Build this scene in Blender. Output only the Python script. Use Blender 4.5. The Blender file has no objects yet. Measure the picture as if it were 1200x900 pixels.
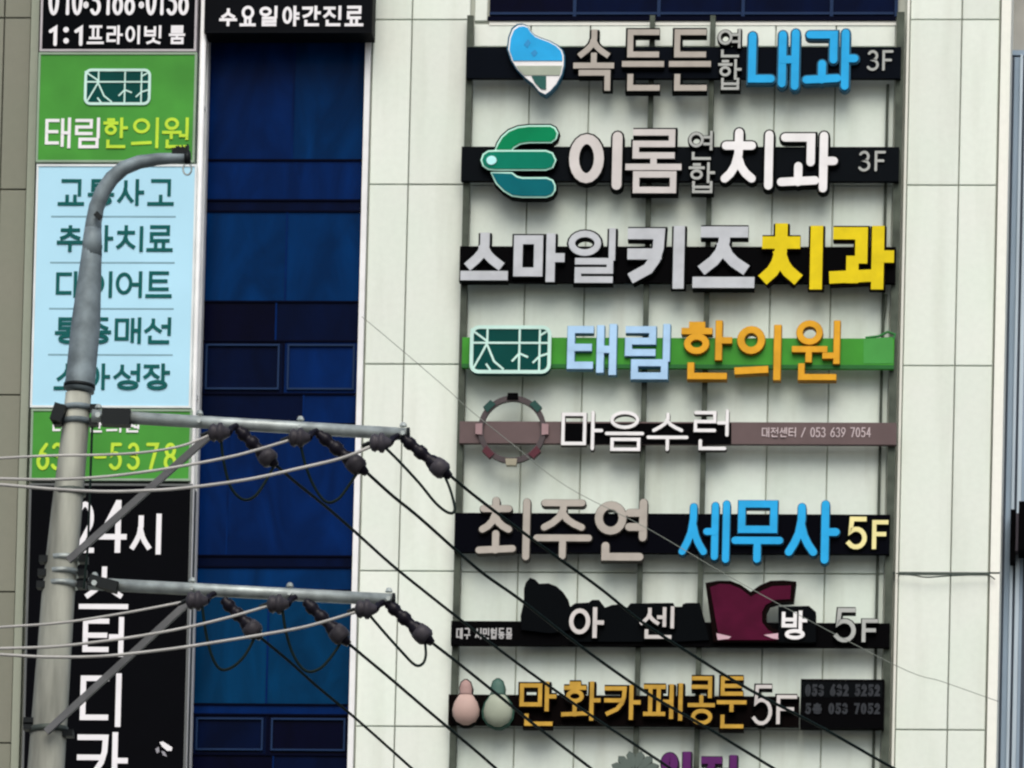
import bpy, math, random
from mathutils import Vector, Matrix
random.seed(7)
sc = bpy.context.scene
COL = sc.collection
# ------------------------------------------------------------ camera
D, ZC = 85.0, 25.6
CAM = Vector((8.0, -D, 1.6))
YAW, PITCH, ROLL = math.radians(-4), math.radians(3), math.radians(1.3)
FL = D / 12.0                                    # focal length / sensor width
_f = Vector((math.sin(YAW)*math.cos(PITCH), math.cos(YAW)*math.cos(PITCH), math.sin(PITCH)))
_r0 = _f.cross(Vector((0, 0, 1))).normalized(); _u0 = _r0.cross(_f)
_r = _r0*math.cos(ROLL) + _u0*math.sin(ROLL); _u = -_r0*math.sin(ROLL) + _u0*math.cos(ROLL)
_v = Vector((0, 0, ZC)) - CAM
SX = FL*_v.dot(_r)/_v.dot(_f); SY = FL*_v.dot(_u)/_v.dot(_f)
cam = bpy.data.cameras.new('camera'); camo = bpy.data.objects.new('camera', cam); COL.objects.link(camo)
cam.sensor_width = 36; cam.lens = FL*36; cam.shift_x = SX; cam.shift_y = SY
cam.clip_start = 1; cam.clip_end = 3000
M = Matrix((_r, _u, -_f)).transposed().to_4x4(); M.translation = CAM
camo.matrix_world = M
sc.camera = camo

def U(px, py, Y=0.0):
    """point of the plane y=Y seen at photograph pixel (px,py)"""
    a = ((px-600)/1200 + SX)/FL; b = (-(py-450)/1200 + SY)/FL
    d = _f + _r*a + _u*b
    return CAM + d*((Y-CAM.y)/d.y)
def S(px, py, Y=0.0):
    return (U(px+1, py, Y)-U(px, py, Y)).x
# ------------------------------------------------------------ light
w = bpy.data.worlds.new('World'); sc.world = w; w.use_nodes = True
nt = w.node_tree; bg = nt.nodes['Background']; sky = nt.nodes.new('ShaderNodeTexSky')
SUN_EL, SUN_AZ = math.radians(49), math.radians(176)     # azimuth from +Y clockwise
sky.sky_type = 'NISHITA'; sky.sun_disc = False; sky.sun_elevation = SUN_EL; sky.sun_rotation = SUN_AZ
sky.air_density = 1.0; sky.dust_density = 4.0; sky.ozone_density = 1.0
nt.links.new(sky.outputs[0], bg.inputs[0]); bg.inputs[1].default_value = 0.10
sl = bpy.data.lights.new('sun', 'SUN'); slo = bpy.data.objects.new('sun', sl); COL.objects.link(slo)
sl.energy = 1.5; sl.angle = math.radians(48); sl.color = (1, .975, .93)
sd = Vector((math.sin(SUN_AZ)*math.cos(SUN_EL), math.cos(SUN_AZ)*math.cos(SUN_EL), math.sin(SUN_EL)))
slo.rotation_euler = sd.to_track_quat('Z', 'Y').to_euler()
sc.view_settings.view_transform = 'Standard'; sc.view_settings.look = 'None'
sc.view_settings.exposure = 0.46; sc.view_settings.gamma = 1
try: sc.cycles.filter_width = 2.3
except Exception: pass
# ------------------------------------------------------------ materials
def lin(c): return tuple(((v/255)/12.92 if v <= 10 else (((v/255)+.055)/1.055)**2.4) for v in c)
MATS = {}
def mat(name, col, rough=.5, metal=0, noise=.12, scale=3.0, bump=0.0, spec=.12, stretch=(1, 1, 1), coat=0):
    if name in MATS: return MATS[name]
    m = bpy.data.materials.new(name); m.use_nodes = True; n = m.node_tree.nodes; l = m.node_tree.links
    p = n['Principled BSDF']; p.inputs['Roughness'].default_value = rough; p.inputs['Metallic'].default_value = metal
    p.inputs['Specular IOR Level'].default_value = spec; p.inputs['Coat Weight'].default_value = coat
    g = n.new('ShaderNodeNewGeometry'); mp = n.new('ShaderNodeMapping'); mp.inputs['Scale'].default_value = stretch
    l.new(g.outputs['Position'], mp.inputs[0])
    t = n.new('ShaderNodeTexNoise'); t.inputs['Scale'].default_value = scale; t.inputs['Detail'].default_value = 6
    l.new(mp.outputs[0], t.inputs['Vector'])
    oi = n.new('ShaderNodeObjectInfo')
    r = n.new('ShaderNodeMapRange'); r.inputs['From Min'].default_value = .3; r.inputs['From Max'].default_value = .7
    r.inputs['To Min'].default_value = 1-noise; r.inputs['To Max'].default_value = 1+noise*.5
    l.new(t.outputs[0], r.inputs[0])
    r2 = n.new('ShaderNodeMapRange'); r2.inputs['To Min'].default_value = 1-noise*.35; r2.inputs['To Max'].default_value = 1.0
    l.new(oi.outputs['Random'], r2.inputs[0])
    mu = n.new('ShaderNodeMath'); mu.operation = 'MULTIPLY'; l.new(r.outputs[0], mu.inputs[0]); l.new(r2.outputs[0], mu.inputs[1])
    mx = n.new('ShaderNodeVectorMath'); mx.operation = 'SCALE'; mx.inputs[0].default_value = col
    l.new(mu.outputs[0], mx.inputs['Scale']); l.new(mx.outputs[0], p.inputs['Base Color'])
    if bump:
        b = n.new('ShaderNodeBump'); b.inputs['Strength'].default_value = bump; b.inputs['Distance'].default_value = .02
        l.new(t.outputs[0], b.inputs['Height']); l.new(b.outputs[0], p.inputs['Normal'])
    MATS[name] = m; return m
def wall_mat(name, col, streak=.17, stain=(.45, .48, .40)):
    m = bpy.data.materials.new(name); m.use_nodes = True; n = m.node_tree.nodes; l = m.node_tree.links
    p = n['Principled BSDF']; p.inputs['Roughness'].default_value = .75; p.inputs['Specular IOR Level'].default_value = .2
    g = n.new('ShaderNodeNewGeometry')
    def tex(sc_, strch):
        mp = n.new('ShaderNodeMapping'); mp.inputs['Scale'].default_value = strch; l.new(g.outputs['Position'], mp.inputs[0])
        t = n.new('ShaderNodeTexNoise'); t.inputs['Scale'].default_value = sc_; t.inputs['Detail'].default_value = 7; l.new(mp.outputs[0], t.inputs['Vector']); return t
    a = tex(1.0, (3.2, 1, .35)); b = tex(1.1, (1, 1, 1)); c = tex(14, (1, 1, 1))
    r = n.new('ShaderNodeMapRange'); r.inputs['From Min'].default_value = .5; r.inputs['From Max'].default_value = .8
    r.inputs['To Max'].default_value = streak*2.2; l.new(a.outputs[0], r.inputs[0])
    m1 = n.new('ShaderNodeMix'); m1.data_type = 'RGBA'; m1.inputs['A'].default_value = (*col, 1); m1.inputs['B'].default_value = (*stain, 1)
    l.new(r.outputs[0], m1.inputs['Factor'])
    r2 = n.new('ShaderNodeMapRange'); r2.inputs['From Min'].default_value = .35; r2.inputs['From Max'].default_value = .65; r2.inputs['To Max'].default_value = .30
    l.new(b.outputs[0], r2.inputs[0])
    m2 = n.new('ShaderNodeMix'); m2.data_type = 'RGBA'; l.new(m1.outputs['Result'], m2.inputs['A']); m2.inputs['B'].default_value = (col[0]*.90, col[1]*1.0, col[2]*.93, 1)
    l.new(r2.outputs[0], m2.inputs['Factor'])
    oi = n.new('ShaderNodeObjectInfo'); r3 = n.new('ShaderNodeMapRange'); r3.inputs['To Min'].default_value = .915; l.new(oi.outputs['Random'], r3.inputs[0])
    r4 = n.new('ShaderNodeMapRange'); r4.inputs['To Min'].default_value = .94; r4.inputs['To Max'].default_value = 1.05; l.new(c.outputs[0], r4.inputs[0])
    mm = n.new('ShaderNodeMath'); mm.operation = 'MULTIPLY'; l.new(r3.outputs[0], mm.inputs[0]); l.new(r4.outputs[0], mm.inputs[1])
    vs = n.new('ShaderNodeVectorMath'); vs.operation = 'SCALE'; l.new(m2.outputs['Result'], vs.inputs[0]); l.new(mm.outputs[0], vs.inputs['Scale'])
    l.new(vs.outputs[0], p.inputs['Base Color'])
    bp = n.new('ShaderNodeBump'); bp.inputs['Strength'].default_value = .15; bp.inputs['Distance'].default_value = .01; l.new(c.outputs[0], bp.inputs['Height']); l.new(bp.outputs[0], p.inputs['Normal'])
    return m
WALL = wall_mat('stone_panel', (.745, .80, .73))
WALL_SHADE = wall_mat('stone_panel_shaded', (.70, .775, .705), .3)  # same stone, sign-area shade put into the colour, plus heavier stain streaks
JOINT = mat('joint', (.42, .45, .39), .9)
JOINT2 = mat('beige_joint', (.13, .13, .105), .9)
BEIGE = wall_mat('beige_wall', (.215, .22, .175), .1, (.16, .16, .13))
BEIGE2 = wall_mat('beige_trim', (.33, .36, .29), .1, (.25, .26, .2))
WHITE = mat('white_metal', (.78, .80, .80), .4, noise=.1)
WHITE_STONE = wall_mat('white_corner', (.86, .87, .80), .05)
GLASS = {}
def glass(name, col, rough=.12, metal=0, spec=.03):
    m = bpy.data.materials.new(name); m.use_nodes = True; n = m.node_tree.nodes; l = m.node_tree.links
    p = n['Principled BSDF']; p.inputs['Roughness'].default_value = rough; p.inputs['Specular IOR Level'].default_value = spec
    g = n.new('ShaderNodeNewGeometry'); oi = n.new('ShaderNodeObjectInfo')
    ad = n.new('ShaderNodeVectorMath'); ad.operation = 'SCALE'; ad.inputs[0].default_value = (17, 5, 9); l.new(oi.outputs['Random'], ad.inputs['Scale'])
    a2 = n.new('ShaderNodeVectorMath'); a2.operation = 'ADD'; l.new(g.outputs['Position'], a2.inputs[0]); l.new(ad.outputs[0], a2.inputs[1])
    mp = n.new('ShaderNodeMapping'); mp.inputs['Scale'].default_value = (1.5, 1, .6); mp.inputs['Rotation'].default_value = (0, .3, 0); l.new(a2.outputs[0], mp.inputs[0])
    t = n.new('ShaderNodeTexNoise'); t.inputs['Scale'].default_value = 1.1; t.inputs['Detail'].default_value = 4; t.inputs['Distortion'].default_value = 1.6; l.new(mp.outputs[0], t.inputs['Vector'])  # distorted noise paints uneven reflections into the glass colour
    r = n.new('ShaderNodeMapRange'); r.inputs['From Min'].default_value = .35; r.inputs['From Max'].default_value = .72
    r.inputs['To Min'].default_value = .75; r.inputs['To Max'].default_value = 1.35; l.new(t.outputs[0], r.inputs[0])
    sc1 = n.new('ShaderNodeVectorMath'); sc1.operation = 'SCALE'; sc1.inputs[0].default_value = col; l.new(r.outputs[0], sc1.inputs['Scale'])
    l.new(sc1.outputs[0], p.inputs['Base Color'])
    return m
G_NAVY = glass('navy_glass', (.0001, .0125, .075), .25, 0)
G_BLUE = glass('blue_glass', (.0001, .028, .082), .2, 0)
G_MID = glass('mid_glass', (.0001, .020, .085), .2, 0)
G_DARK = glass('dark_glass', (.0001, .003, .020), .3, 0)
G_BLK = glass('vent_glass', (.0003, .0009, .010), .3, 0)
FRAME = mat('window_frame', (0.00012, 0.00105, 0.0096), .45, spec=.025)
FRAME2 = mat('sash_frame', (.006, .024, .075), .4, spec=.1)
RAIL = mat('painted_rail', (.078, .094, .075), .6, .3, noise=.35, scale=6)
RAILL = mat('conduit', (.30, .33, .31), .5, .4)
BLACK = mat('sign_black', (0.0009, 0.0009, 0.00135), .6, spec=.02)
NAVYB = mat('sign_navy', (0.0012, 0.0027, 0.006), .5, spec=.025)
SIDE = mat('letter_return', (0.0012, 0.0021, 0.0021), .6, spec=.02)
CONC = mat('pole_concrete', (.35, .365, .315), .85, noise=.55, scale=1.6, bump=.5, stretch=(3, 3, .5))
GALV = mat('galvanised', (.36, .41, .40), .42, .35, noise=.4, scale=7, spec=.3)
STEELG = mat('grey_paint_steel', (.20, .25, .27), .5, .1, noise=.45, scale=5)
PORC = mat('insulator', (.009, .008, .013), .3, noise=.2)
GREYI = mat('grey_insulator', (.05, .047, .055), .4, noise=.3)
DKMET = mat('dark_metal', (.012, .015, .016), .5, .2)
WIRED = mat('black_cable', (.004, .012, .010), .6, spec=.1)
WIREL = mat('pale_cable', (.42, .42, .40), .45, noise=.2)
# ------------------------------------------------------------ mesh helpers
def add(name, verts, faces, m, parent=None, origin=(0, 0, 0), smooth=False):
    me = bpy.data.meshes.new(name); o3 = Vector(origin)
    me.from_pydata([tuple(Vector(v)-o3) for v in verts], [], faces); me.update()
    if isinstance(m, (list, tuple)):
        for q in m: me.materials.append(q)
    else: me.materials.append(m)
    if smooth:
        for p in me.polygons: p.use_smooth = True
    o = bpy.data.objects.new(name, me); COL.objects.link(o)
    if parent is not None:
        o.parent = parent
    return o
class MB:
    def __init__(s): s.v = []; s.f = []
    def box(s, a, b):
        (x0, y0, z0), (x1, y1, z1) = a, b
        if x0 > x1: x0, x1 = x1, x0
        if y0 > y1: y0, y1 = y1, y0
        if z0 > z1: z0, z1 = z1, z0
        n = len(s.v)
        s.v += [(x0,y0,z0),(x1,y0,z0),(x1,y1,z0),(x0,y1,z0),(x0,y0,z1),(x1,y0,z1),(x1,y1,z1),(x0,y1,z1)]
        s.f += [tuple(n+i for i in q) for q in ((0,3,2,1),(4,5,6,7),(0,1,5,4),(1,2,6,5),(2,3,7,6),(3,0,4,7))]
        return s
    def tube(s, pts, rad, seg=10, caps=True):
        pts = [Vector(p) for p in pts]; n0 = len(s.v)
        rad = rad if isinstance(rad, (list, tuple)) else [rad]*len(pts)
        prev = None
        for i, p in enumerate(pts):
            t = (pts[min(i+1, len(pts)-1)]-pts[max(i-1, 0)]).normalized()
            if prev is None:
                a = t.cross(Vector((0, 1, 0)) if abs(t.y) < .9 else Vector((0, 0, 1))).normalized()
            else: a = (prev - t*prev.dot(t)).normalized()
            prev = a; b = t.cross(a)
            for k in range(seg):
                th = 2*math.pi*k/seg; s.v.append(tuple(p + (a*math.cos(th)+b*math.sin(th))*rad[i]))
        for i in range(len(pts)-1):
            for k in range(seg):
                k2 = (k+1) % seg; A = n0+i*seg
                s.f.append((A+k, A+k2, A+seg+k2, A+seg+k))
        if caps:
            s.f.append(tuple(n0+k for k in range(seg))[::-1]); s.f.append(tuple(n0+(len(pts)-1)*seg+k for k in range(seg)))
        return s
    def disc_stack(s, a, b, prof, seg=14):
        a = Vector(a); b = Vector(b)
        return s.tube([a+(b-a)*t for t, r in prof], [r for t, r in prof], seg)
    def prism(s, poly, y0, y1, bevel=0):
        """poly = [(x,z)] any winding; front at y0 (nearer the camera), back at y1"""
        ar = sum(poly[i][0]*poly[(i+1) % len(poly)][1]-poly[(i+1) % len(poly)][0]*poly[i][1] for i in range(len(poly)))
        if ar < 0: poly = poly[::-1]
        n = len(s.v); k = len(poly)
        s.v += [(x, y0, z) for x, z in poly] + [(x, y1, z) for x, z in poly]
        s.f.append(tuple(range(n, n+k))); s.f.append(tuple(range(n+k, n+2*k))[::-1])
        for i in range(k):
            j = (i+1) % k; s.f.append((n+i, n+k+i, n+k+j, n+j))
        return s
    def stroke(s, pts, hw, y0, y1, closed=False, rnd=False):
        """thick polyline in x,z; front y0, back y1"""
        P = [Vector((p[0], p[1])) for p in pts]
        Q = [P[0]]
        for p in P[1:]:
            if (p-Q[-1]).length > 1e-5: Q.append(p)
        P = Q; n = len(P)
        if closed and (P[0]-P[-1]).length < 1e-5: P.pop(); n -= 1
        L, Rr = [], []
        for i in range(n):
            if closed: d0 = (P[i]-P[i-1]).normalized(); d1 = (P[(i+1) % n]-P[i]).normalized()
            else:
                d1 = (P[min(i+1, n-1)]-P[min(i, n-2)]).normalized(); d0 = (P[max(i, 1)]-P[max(i-1, 0)]).normalized()
            nn = Vector((-(d0.y+d1.y), d0.x+d1.x))
            if nn.length < 1e-4: nn = Vector((-d1.y, d1.x))
            nn.normalize(); m = 1/max(.45, nn.dot(Vector((-d1.y, d1.x))))
            L.append(P[i]+nn*hw*m); Rr.append(P[i]-nn*hw*m)
        if not closed:
            b = len(s.v)
            for i in range(n):
                s.v += [(L[i].x, y0, L[i].y), (Rr[i].x, y0, Rr[i].y), (L[i].x, y1, L[i].y), (Rr[i].x, y1, Rr[i].y)]
            for i in range(n-1):
                a = b+4*i; c = a+4
                s.f += [(a, a+1, c+1, c), (a+2, c+2, c+3, a+3), (a, c, c+2, a+2), (a+1, a+3, c+3, c+1)]
            for e, i in ((0, 0), (1, n-1)):
                a = b+4*i
                if rnd:
                    d = (P[0]-P[1]).normalized() if e == 0 else (P[-1]-P[-2]).normalized()
                    c0 = P[i]; pl = [tuple(Rr[i]) if e else tuple(L[i])]
                    st = (Vector(pl[0])-c0)
                    arc = []
                    for k in range(1, 6):
                        th = math.pi*k/6
                        q = st*math.cos(th)+d*hw*math.sin(th); arc.append((c0.x+q.x, c0.y+q.y))
                    end = tuple(L[i]) if e else tuple(Rr[i])
                    s.prism([pl[0]]+arc+[end], y0, y1)
                else:
                    s.f.append((a, a+2, a+3, a+1) if e == 0 else (a, a+1, a+3, a+2))
        else:
            b = len(s.v)
            for i in range(n):
                s.v += [(L[i].x, y0, L[i].y), (Rr[i].x, y0, Rr[i].y), (L[i].x, y1, L[i].y), (Rr[i].x, y1, Rr[i].y)]
            for i in range(n):
                a = b+4*i; c = b+4*((i+1) % n)
                s.f += [(a, a+1, c+1, c), (a+2, c+2, c+3, a+3), (a, c, c+2, a+2), (a+1, a+3, c+3, c+1)]
        return s
    def build(s, name, m, parent=None, smooth=False):
        o = parent; org = Vector((0, 0, 0))
        while o is not None: org += Vector(o.location); o = o.parent
        return add(name, s.v, s.f, m, parent, org, smooth)
def thing(name, label, cat, loc, group=None):
    o = bpy.data.objects.new(name, None); COL.objects.link(o); o.location = loc; o.empty_display_size = .2
    o['label'] = label; o['category'] = cat
    if group: o['group'] = group
    return o
def tag(o, label, cat, group=None):
    o['label'] = label; o['category'] = cat
    if group: o['group'] = group
    return o
def recenter(o):
    me = o.data; c = sum((v.co for v in me.vertices), Vector())/len(me.vertices)
    for v in me.vertices: v.co -= c
    o.location = Vector(o.location)+c
def struct(name, mb, m):
    o = mb.build(name, m); o['kind'] = 'structure'; return o
# ------------------------------------------------------------ Hangul and Latin strokes (unit box, y up)
def ell(x0, y0, x1, y1, n=20):
    return ('c', [((x0+x1)/2+(x1-x0)/2*math.cos(2*math.pi*k/n), (y0+y1)/2+(y1-y0)/2*math.sin(2*math.pi*k/n)) for k in range(n)])
def O(*p): return ('o', list(p))
def C(*p): return ('c', list(p))
def jamo(j, mode):
    if j == 'ㄱ':
        return [O((0,1),(1,1),(1,0))] if mode in ('h', 't', 'm') else [O((0,1),(1,1),(.97,.66),(.85,.4),(.6,.17),(.1,0))]
    if j == 'ㄴ': return [O((0,1),(0,0),(1,0))]
    if j == 'ㄷ': return [O((1,1),(0,1),(0,0),(1,0))]
    if j == 'ㄹ': return [O((0,1),(1,1),(1,.5),(0,.5),(0,0),(1,0))]
    if j == 'ㅁ': return [C((0,0),(1,0),(1,1),(0,1))]
    if j == 'ㅂ': return [O((0,1),(0,0),(1,0),(1,1)), O((0,.5),(1,.5))]
    if j == 'ㅅ': return [O((.5,1),(.5,.72),(.4,.42),(.22,.2),(0,0)), O((.48,.6),(.6,.36),(.78,.17),(1,0))]
    if j == 'ㅇ': return [ell(0,0,1,1)]
    if j == 'ㅈ': return [O((0,1),(1,1)), O((.5,1),(.5,.74),(.4,.42),(.22,.18),(0,0)), O((.48,.6),(.6,.34),(.78,.15),(1,0))]
    if j == 'ㅊ': return [O((.5,1.12),(.5,.84)), O((.02,.8),(.98,.8)), O((.5,.8),(.49,.6),(.38,.32),(.2,.12),(0,0)), O((.48,.5),(.6,.28),(.78,.12),(1,0))]
    if j == 'ㅋ': return jamo('ㄱ', mode) + [O((0,.52),(.9,.52))]
    if j == 'ㅌ': return [O((1,1),(0,1),(0,0),(1,0)), O((0,.5),(.92,.5))]
    if j == 'ㅍ': return [O((0,1),(1,1)), O((0,0),(1,0)), O((.27,1),(.27,0)), O((.73,1),(.73,0))]
    if j == 'ㅎ': return [O((.3,1.05),(.7,1.05)), O((0,.8),(1,.8)), ell(.13,0,.87,.58)]
def fit(st, x0, y0, x1, y1): return [(k, [(x0+(x1-x0)*x, y0+(y1-y0)*y) for x, y in p]) for k, p in st]
LJ = 'ㄱㄲㄴㄷㄸㄹㅁㅂㅃㅅㅆㅇㅈㅉㅊㅋㅌㅍㅎ'; VJ = 'ㅏㅐㅑㅒㅓㅔㅕㅖㅗㅘㅙㅚㅛㅜㅝㅞㅟㅠㅡㅢㅣ'
TJ = ' ㄱㄲㄳㄴㄵㄶㄷㄹㄺㄻㄼㄽㄾㄿㅀㅁㅂㅄㅅㅆㅇㅈㅊㅋㅌㅍㅎ'
def hangul(ch, rel=.1):
    c = ord(ch)-0xAC00; Lj = LJ[c//588]; V = VJ[(c % 588)//28]; T = TJ[c % 28]
    if T == ' ': T = None
    b = (.46 if T == 'ㄹ' else .36) if T else 0; out = []; sh = max(0, rel-.115)*(1.35 if T != 'ㄴ' or rel > .14 else .5)
    if V in 'ㅏㅐㅑㅓㅔㅕㅣ':
        w = {'ㅏ': .56, 'ㅑ': .56, 'ㅣ': .64, 'ㅐ': .48, 'ㅓ': .58, 'ㅔ': .5, 'ㅕ': .56}[V]-sh
        lo = (.56 if T == 'ㄹ' else .48) if T else .14; out += fit(jamo(Lj, 'v'), 0, lo, w, .95)
        m = (b+1)/2
        if V == 'ㅏ': out += [O((.77,b),(.77,1)), O((.77,m),(1,m))]
        if V == 'ㅑ': out += [O((.77,b),(.77,1)), O((.77,m+.13),(1,m+.13)), O((.77,m-.13),(1,m-.13))]
        if V == 'ㅣ': out += [O((.94,b),(.94,1))]
        if V == 'ㅐ': out += [O((.68,b+.05),(.68,.97)), O((.97,b),(.97,1)), O((.68,m),(.97,m))]
        if V == 'ㅓ': out += [O((.96,b),(.96,1)), O((.7,m),(.96,m))]
        if V == 'ㅔ': out += [O((.72,b+.05),(.72,.97)), O((.97,b),(.97,1)), O((.54,m),(.72,m))]
        if V == 'ㅕ': out += [O((.96,b),(.96,1)), O((.66,m+.13),(.96,m+.13)), O((.66,m-.13),(.96,m-.13))]
    elif V in 'ㅗㅛㅜㅡ':
        if T:
            by = {'ㅗ': .4, 'ㅛ': .4, 'ㅜ': .5, 'ㅡ': .43}[V]; lo = {'ㅗ': .6, 'ㅛ': .6, 'ㅜ': .68, 'ㅡ': .6}[V]
            tk = {'ㅗ': .58, 'ㅛ': .58, 'ㅜ': .34, 'ㅡ': 0}[V]
        else:
            by = {'ㅗ': .03, 'ㅛ': .03, 'ㅜ': .34, 'ㅡ': .03}[V]; lo = {'ㅗ': .42, 'ㅛ': .42, 'ㅜ': .54, 'ㅡ': .32}[V]
            tk = {'ㅗ': .34, 'ㅛ': .34, 'ㅜ': 0, 'ㅡ': 0}[V]
        out += fit(jamo(Lj, 'h'), .14, lo, .86, 1); out += [O((0,by),(1,by))]
        if V in 'ㅗㅜ': out += [O((.5,by),(.5,tk))]
        if V == 'ㅛ': out += [O((.33,by),(.33,tk)), O((.67,by),(.67,tk))]
    else:
        lo = .66 if T else .5
        by = .48 if T else .12
        if V == 'ㅝ':
            out += fit(jamo(Lj, 'm'), .1, .66, .56, 1); out += [O((0,.52),(.68,.52)), O((.32,.52),(.32,.33)), O((.96,.3),(.96,1)), O((.7,.4),(.96,.4))]
        else:
            out += fit(jamo(Lj, 'm'), .06, lo+(.04 if Lj == 'ㅇ' else 0), .6-sh, .97)
            out += [O((0,by),(.68-sh*.6,by+.03))]
            if V in 'ㅘㅚ': out += [O((.33,by),(.33,by+(.3 if not T else .14)))]
            xs = .82 if V == 'ㅘ' else .94
            out += [O((xs, .3 if T else 0),(xs,1))]
            if V == 'ㅘ': out += [O((xs,.52 if not T else .6),(1.02,.52 if not T else .6))]
    if T: out += fit(jamo(T, 't'), .16, 0, .9, {'ㄴ': .2, 'ㄹ': .38, 'ㅂ': .33}.get(T, .27))
    return out
def arc(cx, cy, rx, ry, a0, a1, n=10):
    return [(cx+rx*math.cos(math.radians(a0+(a1-a0)*k/n)), cy+ry*math.sin(math.radians(a0+(a1-a0)*k/n))) for k in range(n+1)]
LAT = {
 '0': [ell(.05,0,.95,1)], '1': [O((.2,.8),(.6,1),(.6,0))],
 '2': [('o', arc(.5,.7,.42,.3,170,-30)+[(.05,0),(.98,0)])],
 '3': [('o', arc(.45,.76,.4,.24,150,-90,10)+arc(.45,.26,.48,.26,88,-150,10))],
 '4': [O((.74,.0),(.74,1)), O((.7,.98),(.02,.28),(1,.28))],
 '5': [('o', [(.9,1),(.2,1),(.14,.56)]+arc(.45,.32,.48,.32,118,-145,12))],
 '6': [O((.8,1),(.35,.72),(.08,.36)), ell(.05,0,.95,.6)],
 '7': [O((0,1),(.95,1),(.35,0))],
 '8': [ell(.1,.52,.9,1,16), ell(.03,0,.97,.52,16)],
 '9': [O((.2,0),(.65,.28),(.93,.64)), ell(.05,.4,.95,1)],
 'F': [O((.95,1),(.05,1),(.05,0)), O((.05,.52),(.8,.52))],
 ':': [ell(.42,.68,.58,.8,8), ell(.42,.1,.58,.22,8)], '.': [ell(.3,0,.7,.12,8)], '-': [O((0,.45),(1,.45))],
 '/': [O((0,0),(1,1))], ' ': []}
def glyph(ch, rel=.1): return LAT[ch] if ch in LAT else hangul(ch, rel)
def glyph_mb(ch, X0, Z0, X1, Z1, hw, yf, yb, rnd=False, extra=0.0):
    """strokes of one character inside the rectangle (outer edges of the strokes touch it)"""
    st = glyph(ch, 2*hw/max(.01, X1-X0)); mb = MB()
    ys = [p[1] for _, q in st for p in q]; xs = [p[0] for _, q in st for p in q]
    gx0, gx1, gy0, gy1 = min(xs), max(xs), min(ys), max(ys)
    fx = lambda x: X0+hw+(X1-X0-2*hw)*((x-gx0)/(gx1-gx0) if gx1 > gx0 else .5)
    fz = lambda y: Z0+hw+(Z1-Z0-2*hw)*((y-gy0)/(gy1-gy0) if gy1 > gy0 else .5)
    for i, (k, q) in enumerate(st):
        pl = [(fx(x), fz(y)) for x, y in q]
        if k == 'o' and not rnd:                 # square ends reach the outline of the character
            for e, f in ((0, 1), (-1, -2)):
                d = Vector(pl[e])-Vector(pl[f]); d.normalize(); pl[e] = (pl[e][0]+d.x*hw*.96, pl[e][1]+d.y*hw*.96)
        mb.stroke(pl, hw+extra, yf-i*.0014, yb, k == 'c', rnd)
    return mb
def rect(x0, y0, x1, y1, Y):
    """photo rectangle -> (X0,Z0,X1,Z1) upright rectangle on plane Y"""
    c = U((x0+x1)/2, (y0+y1)/2, Y); s = S(c.x*0+(x0+x1)/2, (y0+y1)/2, Y); sz = (U((x0+x1)/2, y0, Y)-U((x0+x1)/2, y1, Y)).z
    return c.x-(x1-x0)/2*s, c.z-sz/2, c.x+(x1-x0)/2*s, c.z+sz/2
def letter(root, ch, x0, y0, x1, y1, wpx, face, side=None, rim=1.6, depth=.10, Y0=-.16, rnd=False, name='letter', label=None):
    """channel letter: deep return with a face plate proud of it"""
    yb, yf = Y0, Y0-depth
    s = S((x0+x1)/2, (y0+y1)/2, yf); R4 = rect(x0, y0, x1, y1, yf)
    body = glyph_mb(ch, *R4, wpx*s/2, yf, yb, rnd, rim*s).build(name, side or SIDE, root)
    f = glyph_mb(ch, *R4, wpx*s/2, yf-.022, yf-.004, rnd).build(name+'_face', face, body)
    if label: body['label'] = label
    return body
def flat_letter(root, ch, x0, y0, x1, y1, wpx, m, Y, name='letter', rnd=False, th=.008):
    s = S((x0+x1)/2, (y0+y1)/2, Y)
    return glyph_mb(ch, *rect(x0, y0, x1, y1, Y), wpx*s/2, Y-th, Y, rnd).build(name, m, root)
def text_line(root, txt, x0, y0, x1, y1, wpx, m, Y, name='small_lettering', narrow=.6):
    ws = [(.45 if c in ' .:' else narrow if c in LAT else 1.0) for c in txt]; tot = sum(ws); mb = MB(); x = x0
    for c, q in zip(txt, ws):
        dx = (x1-x0)*q/tot
        if c != ' ':
            a, b = x+dx*.08, x+dx*.92
            s = S((a+b)/2, (y0+y1)/2, Y)
            ya, yb_ = (y0, y1)
            g = glyph_mb(c, *rect(a, ya, b, yb_, Y), wpx*s/2, Y-.006, Y)
            n = len(mb.v); mb.v += g.v; mb.f += [tuple(n+i for i in f) for f in g.f]
        x += dx
    o = mb.build(name, m, root); o['kind'] = 'stuff'; return o
def pbox(mb, x0, y0, x1, y1, yf, yb):
    X0, Z0, X1, Z1 = rect(x0, y0, x1, y1, yf); mb.box((X0, yf, Z0), (X1, yb, Z1)); return mb
def ppoly(pts, Y): return [(U(x, y, Y).x, U(x, y, Y).z) for x, y in pts]
# ------------------------------------------------------------ ground and street
struct('ground', MB().box((-900, -900, -1), (900, 900, 0)), mat('ground_soil', (.18, .17, .15), .9))
struct('road', MB().box((-900, -70, -.5), (900, -14, .004)), mat('asphalt', (.05, .05, .052), .9, scale=40, bump=.3))
struct('pavement', MB().box((-900, -14, -.5), (900, -.6, .13)), mat('paving', (.30, .29, .27), .9, scale=20))
struct('far_pavement', MB().box((-900, -90, -.5), (900, -70, .13)), mat('paving', (.30, .29, .27)))
mk = MB()
for i in range(-40, 40): mk.box((i*8, -42.1, .004), (i*8+3, -41.9, .009))
struct('lane_marking', mk, mat('road_paint', (.75, .75, .7), .7))
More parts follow.
